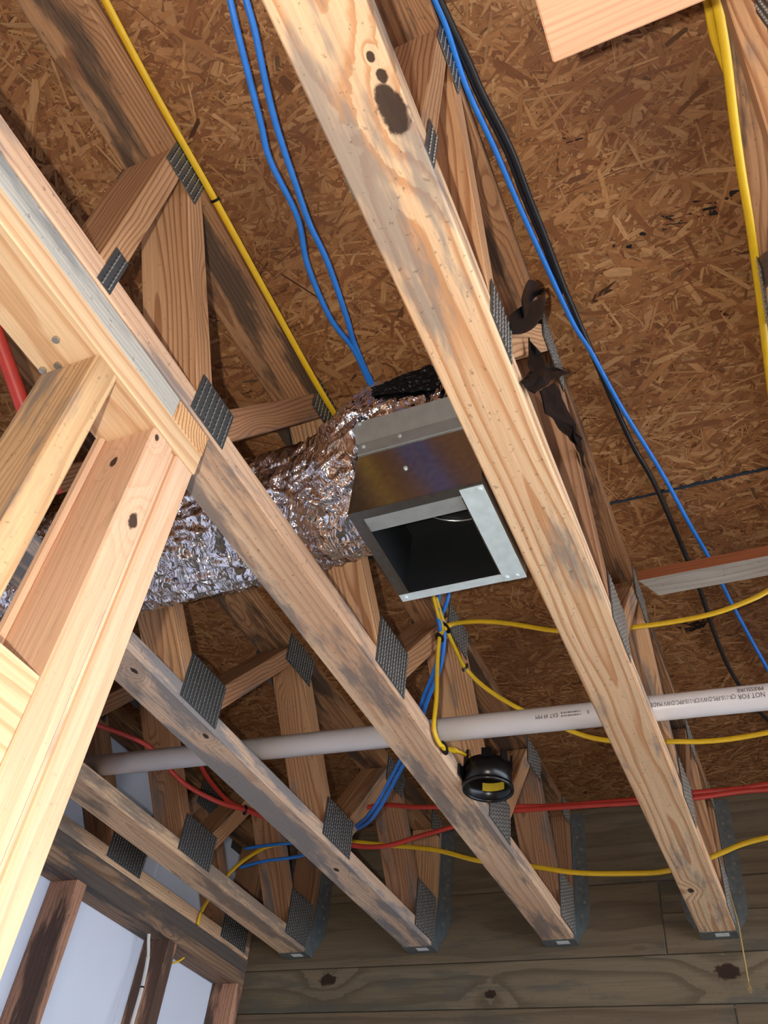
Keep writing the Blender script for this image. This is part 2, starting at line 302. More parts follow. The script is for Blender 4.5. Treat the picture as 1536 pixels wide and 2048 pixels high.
def mesh_obj(name, me, mats, parent=None, mtx=None):
    o = bpy.data.objects.new(name, me)
    if not isinstance(mats, (list, tuple)): mats = [mats]
    if len(me.materials) == 0:
        for m in mats: me.materials.append(m)
    link(o, parent)
    if len(mats) == 1 and me.materials[0] is not mats[0]:
        o.material_slots[0].link = 'OBJECT'; o.material_slots[0].material = mats[0]
    if mtx is not None: o.matrix_basis = mtx
    return o

def bm_mesh(bm, name, smooth=False):
    bmesh.ops.recalc_face_normals(bm, faces=bm.faces)
    me = bpy.data.meshes.new(name); bm.to_mesh(me); bm.free()
    if smooth:
        for p in me.polygons: p.use_smooth = True
    return me

def hull8(bm, v):
    """v: 8 points, first four one end (loop), last four the other end"""
    vs_ = [bm.verts.new(p) for p in v]
    for f in ((0, 1, 2, 3), (7, 6, 5, 4), (0, 4, 5, 1), (1, 5, 6, 2), (2, 6, 7, 3), (3, 7, 4, 0)):
        bm.faces.new([vs_[i] for i in f])
    return vs_

def addbox(bm, lo, hi):
    x0, y0, z0 = lo; x1, y1, z1 = hi
    hull8(bm, [(x0, y0, z0), (x0, y1, z0), (x0, y1, z1), (x0, y0, z1), (x1, y0, z0), (x1, y1, z0), (x1, y1, z1), (x1, y0, z1)])

def solid(name, pts8, mtx, mats, parent=None, bev=0.0016):
    """prism given in the parent's space; its mesh is expressed in the frame mtx"""
    inv = mtx.inverted(); bm = bmesh.new()
    hull8(bm, [inv @ Vector(p) for p in pts8])
    if bev: bmesh.ops.bevel(bm, geom=list(bm.edges), offset=bev, segments=1, affect='EDGES')
    return mesh_obj(name, bm_mesh(bm, name), mats, parent, mtx)

def frame(o, ax, ay):
    ax = Vector(ax).normalized(); ay = Vector(ay); ay = (ay - ax * ay.dot(ax)).normalized(); az = ax.cross(ay)
    return Matrix(((ax.x, ay.x, az.x, o[0]), (ax.y, ay.y, az.y, o[1]), (ax.z, ay.z, az.z, o[2]), (0, 0, 0, 1)))

def board(name, lo, hi, axis, mats, parent=None, bev=0.0016):
    lo = Vector(lo); hi = Vector(hi); c = (lo + hi) / 2
    ax, ay = {'x': ((1, 0, 0), (0, 0, 1)), 'y': ((0, 1, 0), (-1, 0, 0)), 'z': ((0, 0, 1), (0, 1, 0))}[axis]
    p = [(lo.x, lo.y, lo.z), (lo.x, hi.y, lo.z), (lo.x, hi.y, hi.z), (lo.x, lo.y, hi.z),
         (hi.x, lo.y, lo.z), (hi.x, hi.y, lo.z), (hi.x, hi.y, hi.z), (hi.x, lo.y, hi.z)]
    return solid(name, p, frame(c, ax, ay), mats, parent, bev)

def catmull(pts, n=8):
    P = [Vector(p) for p in pts]; P = [P[0] * 2 - P[1]] + P + [P[-1] * 2 - P[-2]]
    out = []
    for i in range(1, len(P) - 2):
        a, b, c, d = P[i - 1:i + 3]
        for k in range(n):
            t = k / n
            out.append(0.5 * ((2 * b) + (c - a) * t + (2 * a - 5 * b + 4 * c - d) * t * t + (3 * b - a - 3 * c + d) * t ** 3))
    out.append(P[-2]); return out

def sweep(bm, path, ru, rv, up=(0, 0, 1), seg=10, closed_ends=True, rfun=None):
    rings = []; n = len(path)
    for i, p in enumerate(path):
        d = (path[min(i + 1, n - 1)] - path[max(i - 1, 0)]).normalized()
        u = Vector(up) - d * d.dot(Vector(up))
        if u.length < 0.2:
            u = Vector((0, 1, 0)) - d * d.y
            if u.length < 0.2: u = Vector((1, 0, 0)) - d * d.x
        u.normalize(); w = d.cross(u)
        k = rfun(i / (n - 1)) if rfun else 1.0
        rings.append([bm.verts.new(p + w * (ru * k * math.cos(a)) + u * (rv * k * math.sin(a)))
                      for a in (2 * math.pi * j / seg for j in range(seg))])
    for a, b in zip(rings, rings[1:]):
        for j in range(seg): bm.faces.new((a[j], a[(j + 1) % seg], b[(j + 1) % seg], b[j]))
    if closed_ends:
        bm.faces.new(rings[0][::-1]); bm.faces.new(rings[-1])

def tube(name, pts, ru, rv, mat, parent=None, up=(0, 0, 1), smooth_n=8, seg=10):
    bm = bmesh.new(); path = catmull(pts, smooth_n) if smooth_n else [Vector(p) for p in pts]
    sweep(bm, path, ru, rv, up, seg)
    return mesh_obj(name, bm_mesh(bm, name, True), mat, parent)

def rod(bm, a, b, r, seg=10):
    sweep(bm, [Vector(a), Vector(b)], r, r, (0.13, 0.21, 0.97), seg)

def to_local(ob_list, parent):
    for o in ob_list: o.parent = parent

# ------------------------------------------------------------------ the setting
fl_ = tag(board('floor', (-1.65, -4.7, ZF - 0.1), (3.28, 0.05, ZF), 'x', M['concrete'], bev=0), kind='structure')
tag(board('ground', (-25, -25, ZF - 0.4), (25, 25, ZF - 0.11), 'x', M['ground'], bev=0), kind='structure')

ceil = empty('ceiling', (0, 0, H), kind='structure')
rng = np.random.default_rng(3)
PAL = np.array([srgb(*c)[:3] for c in ((186, 132, 84), (176, 120, 72), (164, 110, 66), (194, 142, 92), (152, 98, 58), (170, 116, 70), (202, 152, 102), (142, 90, 54))])
def strands(panel, x0, x1, y0, y1, pc):
    n = int((x1 - x0) * (y1 - y0) / (0.045 * 0.0052) * 5.5)
    cx = rng.uniform(x0, x1, n); cy = rng.uniform(y0, y1, n)
    L = rng.gamma(3.0, 0.0075, n).clip(0.006, 0.05); Wd = rng.gamma(2.6, 0.0010, n).clip(0.0008, 0.008)
    an = rng.normal(0, 0.75, n) + np.where(rng.random(n) < 0.25, rng.uniform(0, np.pi, n), 0)
    z = -rng.uniform(0.0006, 0.0042, n)
    tu = rng.normal(0, 0.010, n); tv = rng.normal(0, 0.045, n)
    col = PAL[rng.integers(0, len(PAL), n)] * rng.uniform(0.66, 0.86, n)[:, None]
    dk = rng.random(n) < 0.03
    col[dk] *= 0.6
    dk = rng.random(n) < 0.006
    col[dk] *= 0.3
    # black mildew flecks and one dark round spot on the board
    for mx, my, rx, ry, pr in ((0.265, -1.80, 0.06, 0.016, 0.25), (0.17, -1.79, 0.05, 0.012, 0.12), (0.095, -0.804, 0.024, 0.02, 0.97), (0.13, -1.97, 0.03, 0.008, 0.25)):
        q = ((cx - mx) / rx) ** 2 + ((cy - my) / ry) ** 2 < 1
        q &= (rng.random(n) < pr)
        col[q] = (0.008, 0.008, 0.008)
        if pr < .5: an[q] = rng.normal(.25, .2, int(q.sum())); L[q] *= .4
    ca, sa = np.cos(an), np.sin(an)
    u = np.stack([-L, -L * rng.uniform(.6, .95, n), L * rng.uniform(.6, .95, n), L, L * rng.uniform(.7, 1, n), -L * rng.uniform(.7, 1, n)], 1)
    v = np.stack([rng.uniform(-.4, .4, n) * Wd, -Wd, -Wd * rng.uniform(.6, 1, n), rng.uniform(-.4, .4, n) * Wd, Wd, Wd * rng.uniform(.6, 1, n)], 1)
    X = cx[:, None] + u * ca[:, None] - v * sa[:, None]; Y = cy[:, None] + u * sa[:, None] + v * ca[:, None]
    X = X.clip(x0, x1); Y = Y.clip(y0, y1)
    Z = z[:, None] + u * tu[:, None] + v * tv[:, None]
    Z = Z.clip(-0.0052, -0.0004)
    co = np.stack([X - pc[0], Y - pc[1], Z], 2).reshape(-1, 3).astype(np.float32)
    me = bpy.data.meshes.new('strands')
    me.vertices.add(n * 6); me.vertices.foreach_set('co', co.ravel())
    me.loops.add(n * 6); me.loops.foreach_set('vertex_index', np.arange(n * 6, dtype=np.int32).reshape(n, 6)[:, ::-1].ravel())
    me.polygons.add(n); me.polygons.foreach_set('loop_start', np.arange(0, n * 6, 6, dtype=np.int32))
    me.update(calc_edges=True)
    rgba = np.concatenate([col, np.ones((n, 1))], 1).astype(np.float32)
    at = me.attributes.new('Col', 'FLOAT_COLOR', 'FACE'); at.data.foreach_set('color', rgba.ravel())
    uvl = me.uv_layers.new(name='UVMap')
    uv = np.stack([u + cx[:, None] * 7, v + cy[:, None] * 3], 2)[:, ::-1].reshape(-1, 2).astype(np.float32)
    uvl.data.foreach_set('uv', uv.ravel())
    o = mesh_obj('strands', me, M['strand'], panel)
    tag(o, kind='stuff'); return o

SEAM = -1.246
xs = [-1.60, 0.838, 3.276]
ys = [SEAM - 3.66, SEAM - 2.44, SEAM - 1.22, SEAM, SEAM + 1.22, SEAM + 1.5]
for i in range(2):
    for j in range(5):
        x0, x1, y0, y1 = xs[i] + .0012, xs[i + 1] - .0012, ys[j] + .0022, ys[j + 1] - .0022
        pc = ((x0 + x1) / 2, (y0 + y1) / 2, 0)
        o = board('osb_panel', (x0 - pc[0], y0 - pc[1], 0), (x1 - pc[0], y1 - pc[1], 0.018), 'x', M['osb'], ceil, 0.0)
        o.matrix_basis = Matrix.Translation(Vector(pc)) @ o.matrix_basis
        if i == 0 and j in (2, 3):
            st = strands(ceil, -1.6 + .0012, .8, y0, min(y1, .0), pc)
            # keep the flakes with their own board
            st.parent = o; st.matrix_parent_inverse = Matrix.Identity(4)
            st.matrix_basis = o.matrix_basis.inverted() @ Matrix.Translation(Vector(pc))
for y in (SEAM, SEAM - 1.22):
    board('edge_seam', (-1.6, y - .0034, -.004), (1.6, y + .0034, -.0004), 'x', M['seam'], ceil, 0)

# back wall: stacked planks that carry the hangers
wb_ = empty('wall_back', (0, 0, 0), kind='structure')
rows = [(-0.0325, -0.150, [(-1.6, .40, 'plank_knot'), (.402, 1.6, 'plank')]),
        (0.160, -0.0305, [(-1.6, -.185, 'plank')]), (0.072, -0.0305, [(-.183, 1.6, 'plank')]), (0.160, 0.0735, [(-.183, 1.6, 'plank')]),
        (0.390, 0.1625, [(-1.6, -.62, 'plank'), (-.618, 1.6, 'plank')])]
z = -0.152
while z > ZF + 0.05:
    z2 = max(z - 0.139, ZF); rows.append((z, z2, [(-1.6, R.uniform(-.6, .3), 'plank')])); a = rows[-1][2][0][1]
    rows[-1][2].append((a + .002, 1.6, 'plank')); z = z2 - 0.002
for zt, zb, segs in rows:
    for x0, x1, m in segs:
        dy = R.uniform(0, .003) if m == 'plank' else 0.0
        board('plank', (x0, dy + .0005, zb), (x1, .038, zt), 'x', M[m], wb_, 0.0022)

# unseen wall added to block light from behind; daylight enters the open right side
wf = empty('light_block_wall', (0, -4.6, ZF), kind='structure')
for k in range(4):
    board('sheathing_panel', (-1.6 + k * 1.22 + .001, -.012, 0), (-.38 + k * 1.22 - .001, 0, H - ZF - .002), 'z', M['osb'], wf, 0)
for k in range(13):
    board('stud', (-1.59 + k * .406, 0.0005, 0), (-1.59 + k * .406 + T, W, -ZF - .002), 'z', M['stud'], wf)

# left wall: double top plate, studs, white sheathing
XL = -1.478
wl = empty('wall_left', (XL, 0, ZF), kind='structure')
def wchild(o, par, off):
    o.parent = par; o.matrix_basis = Matrix.Translation(-Vector(off)) @ o.matrix_basis; return o
off = (XL, 0, ZF)
wchild(board('top_plate', (XL - W, -4.5, -T), (XL, 0, 0), 'y', M['wallplate']), wl, off)
wchild(board('top_plate', (XL - W, -4.5, -2 * T), (XL + .001, -.001, -T - .0005), 'y', M['wallplate']), wl, off)
for y in (-4.09, -3.68, -3.27, -2.86, -2.46, -2.055, -1.645, -1.235, -.825, -.410, -.039):
    wchild(board('stud', (XL - W, y, ZF), (XL, y + T, -2 * T), 'z', M['wallstud']), wl, off)
yy = 0.038
for k, y1 in enumerate((-0.4402, -1.66, -2.88, -4.10, -4.6)):
    wchild(board('sheathing_panel', (XL - W - .014, y1 + .001, ZF), (XL - W - .002, yy - .001, H - .002), 'z', M['wrap'], bev=0), wl, off); yy = y1

# partition standing under the second truss: double top plate, studs, header
XP = -0.419
wp = empty('wall_partition', (XP, -1.92, ZF), kind='structure')
off = (XP, -1.92, ZF)
wchild(board('top_plate', (XP - W, -3.1, -T), (XP, -1.986, -.0005), 'y', M['plate_grey']), wp, off)
wchild(board('top_plate', (XP - W, -1.9855, -T), (XP, -1.916, -.0005), 'x', M['fresh_rings']), wp, off)
wchild(board('top_plate', (XP - W, -3.1, -2 * T), (XP + .001, -1.918, -T - .0005), 'y', M['plate']), wp, off)
for y0, y1, m in ((-1.957, -1.920, 'stud'), (-2.006, -1.965, 'stud_knot'), (-2.120, -2.082, 'stud_tan'), (-2.53, -2.492, 'stud')):
    wchild(board('stud', (XP - W, y0, ZF), (XP, y1, -2 * T - .0005), 'z', M[m], bev=.003), wp, off)
wchild(board('stud_packer', (XP - W + .004, -1.965, ZF), (XP - .006, -1.957, -2 * T - .001), 'z', M['stud'], bev=.0008), wp, off)
wchild(board('stud_packer', (XP - W, -2.016, -.44), (XP - W + .016, -2.0065, -2 * T - .001), 'z', M['stud'], bev=.004), wp, off)
wchild(board('header', (XP - T - .002, -2.0815, -.70), (XP - .002, -2.0065, -.445), 'y', M['plate']), wp, off)
for p in ((-.456, -2.153), (-.50, -2.124), (-.478, -2.123)):
    bm = bmesh.new(); rod(bm, (p[0] - XP, p[1] + 1.92, -2 * T + .001 - ZF), (p[0] - XP, p[1] + 1.92, -2 * T - .004 - ZF), .0045, 8)
    mesh_obj('nail', bm_mesh(bm, 'nail'), M['nail'], wp)

# ------------------------------------------------------------------ floor trusses
PLC = {}
def plate_mesh(w, h):
    k = (round(w, 3), round(h, 3))
    if k in PLC: return PLC[k]
    bm = bmesh.new(); addbox(bm, (0, 0, 0), (.0011, w, h))
    for f in bm.faces: f.material_index = 0
    ny = max(2, int((w - .004) / .0100)); nz = max(2, int((h - .004) / .0086))
    sy, sz = (w - .003) / ny, (h - .003) / nz
    for i in range(ny):
        for j in range(nz):
            y = .0015 + (i + .5) * sy; z = .0015 + (j + .5) * sz + (.0012 if i % 2 else -.0012)
            z = min(max(z, .0045), h - .0045)
            a = len(bm.faces)
            v = [bm.verts.new(p) for p in ((.0013, y - .0013, z - .0030), (.0013, y + .0013, z - .0030), (.0013, y + .0013, z + .0030), (.0013, y - .0013, z + .0030))]
            f = bm.faces.new(v); f.material_index = 1
            # raised lip beside each punched slot
            q = [(.0011, y + .0010, z - .0032), (.0011, y + .0030, z - .0032), (.0030, y + .0014, z - .0026),
                 (.0011, y + .0010, z + .0032), (.0011, y + .0030, z + .0032), (.0030, y + .0014, z + .0026)]
            v = [bm.verts.new(p) for p in q]
            for t in ((0, 2, 5, 3), (1, 4, 5, 2), (0, 1, 2), (3, 5, 4)):
                bm.faces.new([v[n] for n in t]).material_index = 2
    me = bpy.data.meshes.new('nail_plate'); bm.to_mesh(me); bm.free()
    for m in (M['zinc_dark'], M['hole'], M['lip']): me.materials.append(m)
    PLC[k] = me; return me

YB, YE = -3.05, -0.006
BN = [-1.930, -1.307, -0.683]                   # bottom nodes
TN = [-1.660, -0.990, -0.390]                   # top nodes
HW = 0.027
WEBS = [(-1.945, -2.122), (BN[0] + HW, TN[0] - HW), (BN[1] - HW, TN[0] + HW), (BN[1] + HW, TN[1] - HW),
        (BN[2] - HW, TN[1] + HW), (BN[2] + HW, TN[2] - HW), (-0.118, TN[2] + HW)]
PLATES = [(-2.173, -2.148, .003, .076), (-1.970, -1.890, .004, .076), (-1.372, -1.242, .008, .108), (-.758, -.607, .012, .107), (-.180, -.032, .012, .142),
          (-2.184, -2.108, .322, .388), (-1.722, -1.60, .312, .390), (-1.054, -.928, .312, .390), (-.452, -.330, .312, .390), (-.105, -.03, .330, .390)]
TM = {}
def shared(key, fn):
    """build once, then reuse the mesh for every other truss"""
    def go(mat, parent):
        if key not in TM:
            o = fn(mat, parent); TM[key] = (o.data, o.matrix_basis.copy()); return o
        me, mx = TM[key]
        return mesh_obj(key.split('#')[0], me, mat, parent, mx)
    return go

def truss(x, label, chord, top, webs, sides=(1, -1)):
    e = empty('floor_truss', (x, 0, 0), label, 'truss', 'open web floor trusses')
    shared('bottom_chord', lambda m, p: board('bottom_chord', (-W, YB, 0), (0, YE, T), 'y', m, p, .0022))(chord, e)
    shared('top_chord', lambda m, p: board('top_chord', (-W, YB, H - T), (0, YE, H - .0006), 'y', m, p, .0018))(top, e)
    shared('vertical_web', lambda m, p: board('vertical_web', (-W + .001, -2.184, T + .0004), (-.001, -2.148, H - T - .0004), 'z', m, p))(webs[0], e)
    shared('end_post', lambda m, p: board('end_post', (-W + .001, -.046, T + .0004), (-.001, YE - .002, H - T - .0004), 'z', m, p))(webs[1], e)
    for k, (yb, yt) in enumerate(WEBS):
        hw = HW if k else .0218
        def mk(m, p, yb=yb, yt=yt, hw=hw):
            z0, z1 = T + .0004, H - T - .0004
            pts = [(-W + .001, yb - hw, z0), (-.001, yb - hw, z0), (-.001, yb + hw, z0), (-W + .001, yb + hw, z0),
                   (-W + .001, yt - hw, z1), (-.001, yt - hw, z1), (-.001, yt + hw, z1), (-W + .001, yt + hw, z1)]
            return solid('web', pts, frame((-W / 2, (yb + yt) / 2, (z0 + z1) / 2), (0, yt - yb, z1 - z0), (1, 0, 0)), m, p, .0014)
        shared('web#%d' % k, mk)(webs[k % len(webs)], e)
    for y0, y1, z0, z1 in PLATES:
        for sd in sides:
            me = plate_mesh(y1 - y0, z1 - z0)
            o = bpy.data.objects.new('nail_plate', me); link(o, e)
            o.matrix_basis = Matrix.Translation((0.0002 if sd > 0 else -W - .0002, y0 if sd > 0 else y1, z0)) @ (Matrix.Rotation(0 if sd > 0 else math.pi, 4, 'Z'))
    return e

w, wd = M['web'], M['web_dark']
truss(S, 'floor truss at the upper right corner with two yellow cables stapled along its top chord', M['chord'], M['top'], [w, wd, w])
t1 = truss(0, 'nearest broad floor truss right of the duct boot, big black knot on its underside', M['chord_near'], M['top'], [w, w, wd, w, w, wd, w])
t2 = truss(-S, 'floor truss resting on the wood stud partition, black lamp ring at its side', M['chord_bark'], M['top'], [w, wd, w, w, w, w, wd])
t3 = truss(-2 * S, 'floor truss left of the partition post, grey mottled underside, crossing over the white pipe', M['chord_grey'], M['top'], [wd, w, w])
t4 = truss(-3 * S, 'floor truss at lower left, second from the white sheathed wall', M['chord'], M['top'], [wd, wd, w])
t5 = truss(XL + .002, 'leftmost floor truss, lying on the top plate of the white sheathed wall', M['chord'], M['top'], [wd, wd])

# ------------------------------------------------------------------ joist hangers
def hanger(x, label):
    e = empty('joist_hanger', (x, 0, 0), label, 'joist hanger', 'joist hangers on the plank wall')
    t = .0016; xa, xb = -W - .0008, .0008
    bm = bmesh.new(); addbox(bm, (xa - t, -.052, -t - .0004), (xb + t, .0, -.0004))
    seat = mesh_obj('seat', bm_mesh(bm, 'seat'), M['zinc_hanger'], e)
    bm = bmesh.new(); addbox(bm, (-.052, -.043, -t - .0009), (-.018, -.021, -t - .0005))
    mesh_obj('sticker', bm_mesh(bm, 'sticker'), M['sticker'], seat)
    for sx in (-1, 1):
        X = xb if sx > 0 else xa
        bm = bmesh.new()
        prof = [(-.052, -.0004), (-.0008, -.0004), (-.0008, .375), (-.012, .375), (-.016, .16), (-.030, .07), (-.052, .03)]
        a = [bm.verts.new((X, y, z)) for y, z in prof]; b = [bm.verts.new((X + sx * t, y, z)) for y, z in prof]
        bm.faces.new(a); bm.faces.new(b[::-1])
        for i in range(len(prof)): bm.faces.new((a[i], a[(i + 1) % len(prof)], b[(i + 1) % len(prof)], b[i]))
        mesh_obj('side', bm_mesh(bm, 'side'), M['zinc_hanger'], e)
        bm = bmesh.new()
        x0 = X + sx * t; fw = .036 * sx
        prof = [(x0, .012), (x0, .375), (x0 + fw, .375), (x0 + fw, .085), (x0 + fw * .85, .055), (x0 + fw * .4, .028)]
        a = [bm.verts.new((px, -.0008, pz)) for px, pz in prof]; b = [bm.verts.new((px, -.0008 - t, pz)) for px, pz in prof]
        bm.faces.new(a); bm.faces.new(b[::-1])
        for i in range(len(prof)): bm.faces.new((a[i], a[(i + 1) % len(prof)], b[(i + 1) % len(prof)], b[i]))
        f = mesh_obj('flange', bm_mesh(bm, 'flange'), M['zinc_hanger'], e)
        for k in range(8):
            zz = .075 + k * .038; xx = x0 + fw * (.62 if k % 2 else .35)
            bm = bmesh.new(); rod(bm, (xx, -.001, zz), (xx, -.0042, zz), .0042, 7)
            mesh_obj('nail', bm_mesh(bm, 'nail'), M['nail'], f)
    return e
hanger(0, 'galvanised joist hanger at the right, jute twine hanging beside it')
hanger(-S, 'galvanised joist hanger holding the truss that carries the black lamp ring')
hanger(-2 * S, 'galvanised joist hanger holding the grey mottled truss left of centre')
hanger(-3 * S, 'leftmost galvanised joist hanger, nearest the white sheathed wall')

# ------------------------------------------------------------------ register boot
bx0, bx1, by0, by1, bz0, bz1 = -.296, -.0935, -1.731, -1.526, -.010, .128
bo = empty('register_boot', ((bx0 + bx1) / 2, (by0 + by1) / 2, bz0), 'square galvanised duct boot with open black mouth beside the nearest truss', 'duct boot')
OB = Vector(bo.location)
def bpart(name, fn, mat, parent=None, smooth=False):
    bm = bmesh.new(); fn(bm)
    for v in bm.verts: v.co -= OB
    return mesh_obj(name, bm_mesh(bm, name, smooth), mat, parent or bo)
t = .0012
def shell(bm):
    addbox(bm, (bx0, by0, bz0 + t), (bx1, by0 + t, bz1)); addbox(bm, (bx0, by1 - t, bz0 + t), (bx1, by1, bz1))
    addbox(bm, (bx0, by0 + t, bz0 + t), (bx0 + t, by1 - t, bz1)); addbox(bm, (bx1 - t, by0 + t, bz0 + t), (bx1, by1 - t, bz1))
bpart('box', shell, M['zinc'])
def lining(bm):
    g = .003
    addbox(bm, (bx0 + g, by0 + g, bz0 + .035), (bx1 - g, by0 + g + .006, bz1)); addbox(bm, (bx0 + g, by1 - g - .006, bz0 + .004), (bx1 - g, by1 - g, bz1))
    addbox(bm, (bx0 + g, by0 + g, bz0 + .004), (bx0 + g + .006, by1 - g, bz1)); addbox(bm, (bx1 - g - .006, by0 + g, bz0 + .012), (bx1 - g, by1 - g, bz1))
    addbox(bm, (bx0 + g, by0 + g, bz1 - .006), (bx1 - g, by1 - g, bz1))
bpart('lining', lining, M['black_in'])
for nm, lo, hi, mt in (('mouth_flange', (bx0, by1 - .016, bz0), (bx1, by1, bz0 + t), 'zinc_lit'), ('mouth_flange', (bx1 - .034, by0 + .006, bz0 - .0008), (bx1, by1, bz0 + .0004), 'zinc_lit'),
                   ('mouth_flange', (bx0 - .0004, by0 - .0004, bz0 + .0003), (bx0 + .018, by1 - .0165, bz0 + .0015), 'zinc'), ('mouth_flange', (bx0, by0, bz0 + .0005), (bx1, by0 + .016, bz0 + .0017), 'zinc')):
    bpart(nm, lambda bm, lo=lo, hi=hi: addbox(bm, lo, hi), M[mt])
bpart('return_lip', lambda bm: addbox(bm, (bx1 - .036, by0 + .02, bz0), (bx1 - .0345, by1 - .016, bz0 + .016)), M['zinc'])
for k in range(3):
    bpart('damper_strip', lambda bm: addbox(bm, (bx0 + .014, by0 + .0165 + k * .0105, bz0 + .002 + k * .0015), (bx1 - .034, by0 + .0265 + k * .0105, bz0 + .004 + k * .0015)), M['zinc_matte'])
bpart('upper_band', lambda bm: addbox(bm, (bx0 - .001, by0 - .0024, .118), (bx1 + .001, by0 - .0002, .145)), M['zinc_matte'])
def upflange(bm):
    pts = [(bx0 - .004, by0 - .002, .145), (bx1 + .001, by0 - .002, .145), (bx1 + .001, by0 - .016, .182), (bx0 - .014, by0 - .016, .182)]
    hull8(bm, [(x, y, z) for x, y, z in pts] + [(x, y + .002, z) for x, y, z in pts])
bpart('upper_flange', upflange, M['zinc_matte'])
bpart('cover', lambda bm: addbox(bm, (bx0 - .002, by0 - .001, bz1), (bx1, by1, bz1 + .012)), M['zinc'])
def ring(bm):
    n = 40; cx, cy, r = bx1 - .088, -1.618, .072
    path = [Vector((cx + r * math.cos(a), cy + r * math.sin(a), bz1 - .008)) for a in (2 * math.pi * i / n for i in range(n + 1))]
    sweep(bm, path, .003, .003, (0, 0, 1), 8, False)
bpart('collar_ring', ring, M['zinc'], smooth=True)
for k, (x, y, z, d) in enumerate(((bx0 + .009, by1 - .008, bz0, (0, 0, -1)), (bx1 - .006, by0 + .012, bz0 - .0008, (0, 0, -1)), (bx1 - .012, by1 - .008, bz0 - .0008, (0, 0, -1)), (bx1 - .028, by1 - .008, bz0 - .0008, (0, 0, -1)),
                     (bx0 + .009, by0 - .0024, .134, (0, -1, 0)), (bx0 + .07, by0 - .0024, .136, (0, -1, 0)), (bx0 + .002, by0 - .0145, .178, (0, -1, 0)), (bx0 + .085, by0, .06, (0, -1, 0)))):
    bpart('screw', lambda bm: rod(bm, (x, y, z), (x + d[0] * .002, y + d[1] * .002, z + d[2] * .002), .003, 8), M['zinc_lit'])

# ------------------------------------------------------------------ flexible foil duct
KEY = [(-1.42, -1.60, .175, .112), (-1.15, -1.61, .178, .115), (-.80, -1.612, .176, .116), (-.60, -1.612, .172, .115), (-.505, -1.615, .168, .110), (-.415, -1.618, .168, .110),
       (-.36, -1.622, .180, .124), (-.325, -1.63, .196, .132), (-.303, -1.632, .206, .128), (-.285, -1.635, .262, .108), (-.24, -1.636, .266, .100), (-.17, -1.638, .268, .096), (-.115, -1.640, .266, .090), (-.10, -1.64, .266, .05)]
def duct():
    nu, nv = 420, 190
    K = np.array(KEY); xs_ = np.linspace(K[0, 0], K[-1, 0], nu)
    yc, zc, rr = (np.interp(xs_, K[:, 0], K[:, i]) for i in (1, 2, 3))
    ker = np.ones(9) / 9
    sm = lambda a: np.convolve(np.pad(a, 4, 'edge'), ker, 'valid')
    yc, zc, rr = sm(yc), sm(zc), sm(rr)
    vco = []
    for i in range(nu):
        for j in range(nv):
            a = 2 * math.pi * j / nv; x = xs_[i]; ca, sa = math.cos(a), math.sin(a)
            p = Vector((x * 9, ca * 3.0, sa * 3.0))
            n = abs(noise.noise(p)) * -.014 + abs(noise.noise(p * 2.7 + Vector((5, 1, 2)))) * -.013 + noise.noise(Vector((x * 75, ca * 3.2, sa * 3.2))) * .0028 \
                + abs(noise.noise(Vector((x * 55, ca * 13, sa * 13)))) * -.0045 + math.sin(x * 2 * math.pi / .035 + 2.5 * noise.noise(p * .8)) * .0012
            if x > -.298:
                n *= .6
            r = rr[i] + n + .004
            y, z = yc[i] + r * ca, zc[i] + r * sa
            z = min(z, H - .0065)
            if -.36 < x < -.05:
                z = max(z, .20 if x > -.300 else -1)
            vco.append((x, y, z))
    fc = [(i * nv + j, i * nv + (j + 1) % nv, (i + 1) * nv + (j + 1) % nv, (i + 1) * nv + j) for i in range(nu - 1) for j in range(nv)]
    fc.append(tuple(range(nv))[::-1]); fc.append(tuple((nu - 1) * nv + j for j in range(nv)))
    me = bpy.data.meshes.new('foil_jacket'); me.from_pydata(vco, [], fc); me.update()
    for p in me.polygons: p.use_smooth = True
    return me
du = empty('flexible_duct', (0, 0, 0), 'silver foil insulated flexible duct running between the trusses to the boot', 'duct')
mesh_obj('foil_jacket', duct(), M['foil'], du)
def patch():
    nu, nv = 46, 30; v = []
    for i in range(nu):
        for j in range(nv):
            x = -.285 + .12 * i / (nu - 1); a = math.radians(176 + 40 * (j / (nv - 1)) * (.25 + .75 * i / nu)) - .25 * i / nu
            cz = .262 if x > -.29 else .235; r = .106 if x > -.29 else .118
            n = noise.noise(Vector((x * 40, a * 30, 3))) * .004 + abs(noise.noise(Vector((x * 160, a * 12, 7)))) * .004
            v.append((x, -1.637 + (r + n) * math.cos(a), cz + (r + n) * math.sin(a)))
    f = [(i * nv + j, (i + 1) * nv + j, (i + 1) * nv + j + 1, i * nv + j + 1) for i in range(nu - 1) for j in range(nv - 1)]
    me = bpy.data.meshes.new('black_liner'); me.from_pydata(v, [], f); me.update()
    return me
o = mesh_obj('black_liner', patch(), M['film'], du); tag(o, 'black plastic inner liner showing at the end')
so = o.modifiers.new('thick', 'SOLIDIFY'); so.thickness = .002

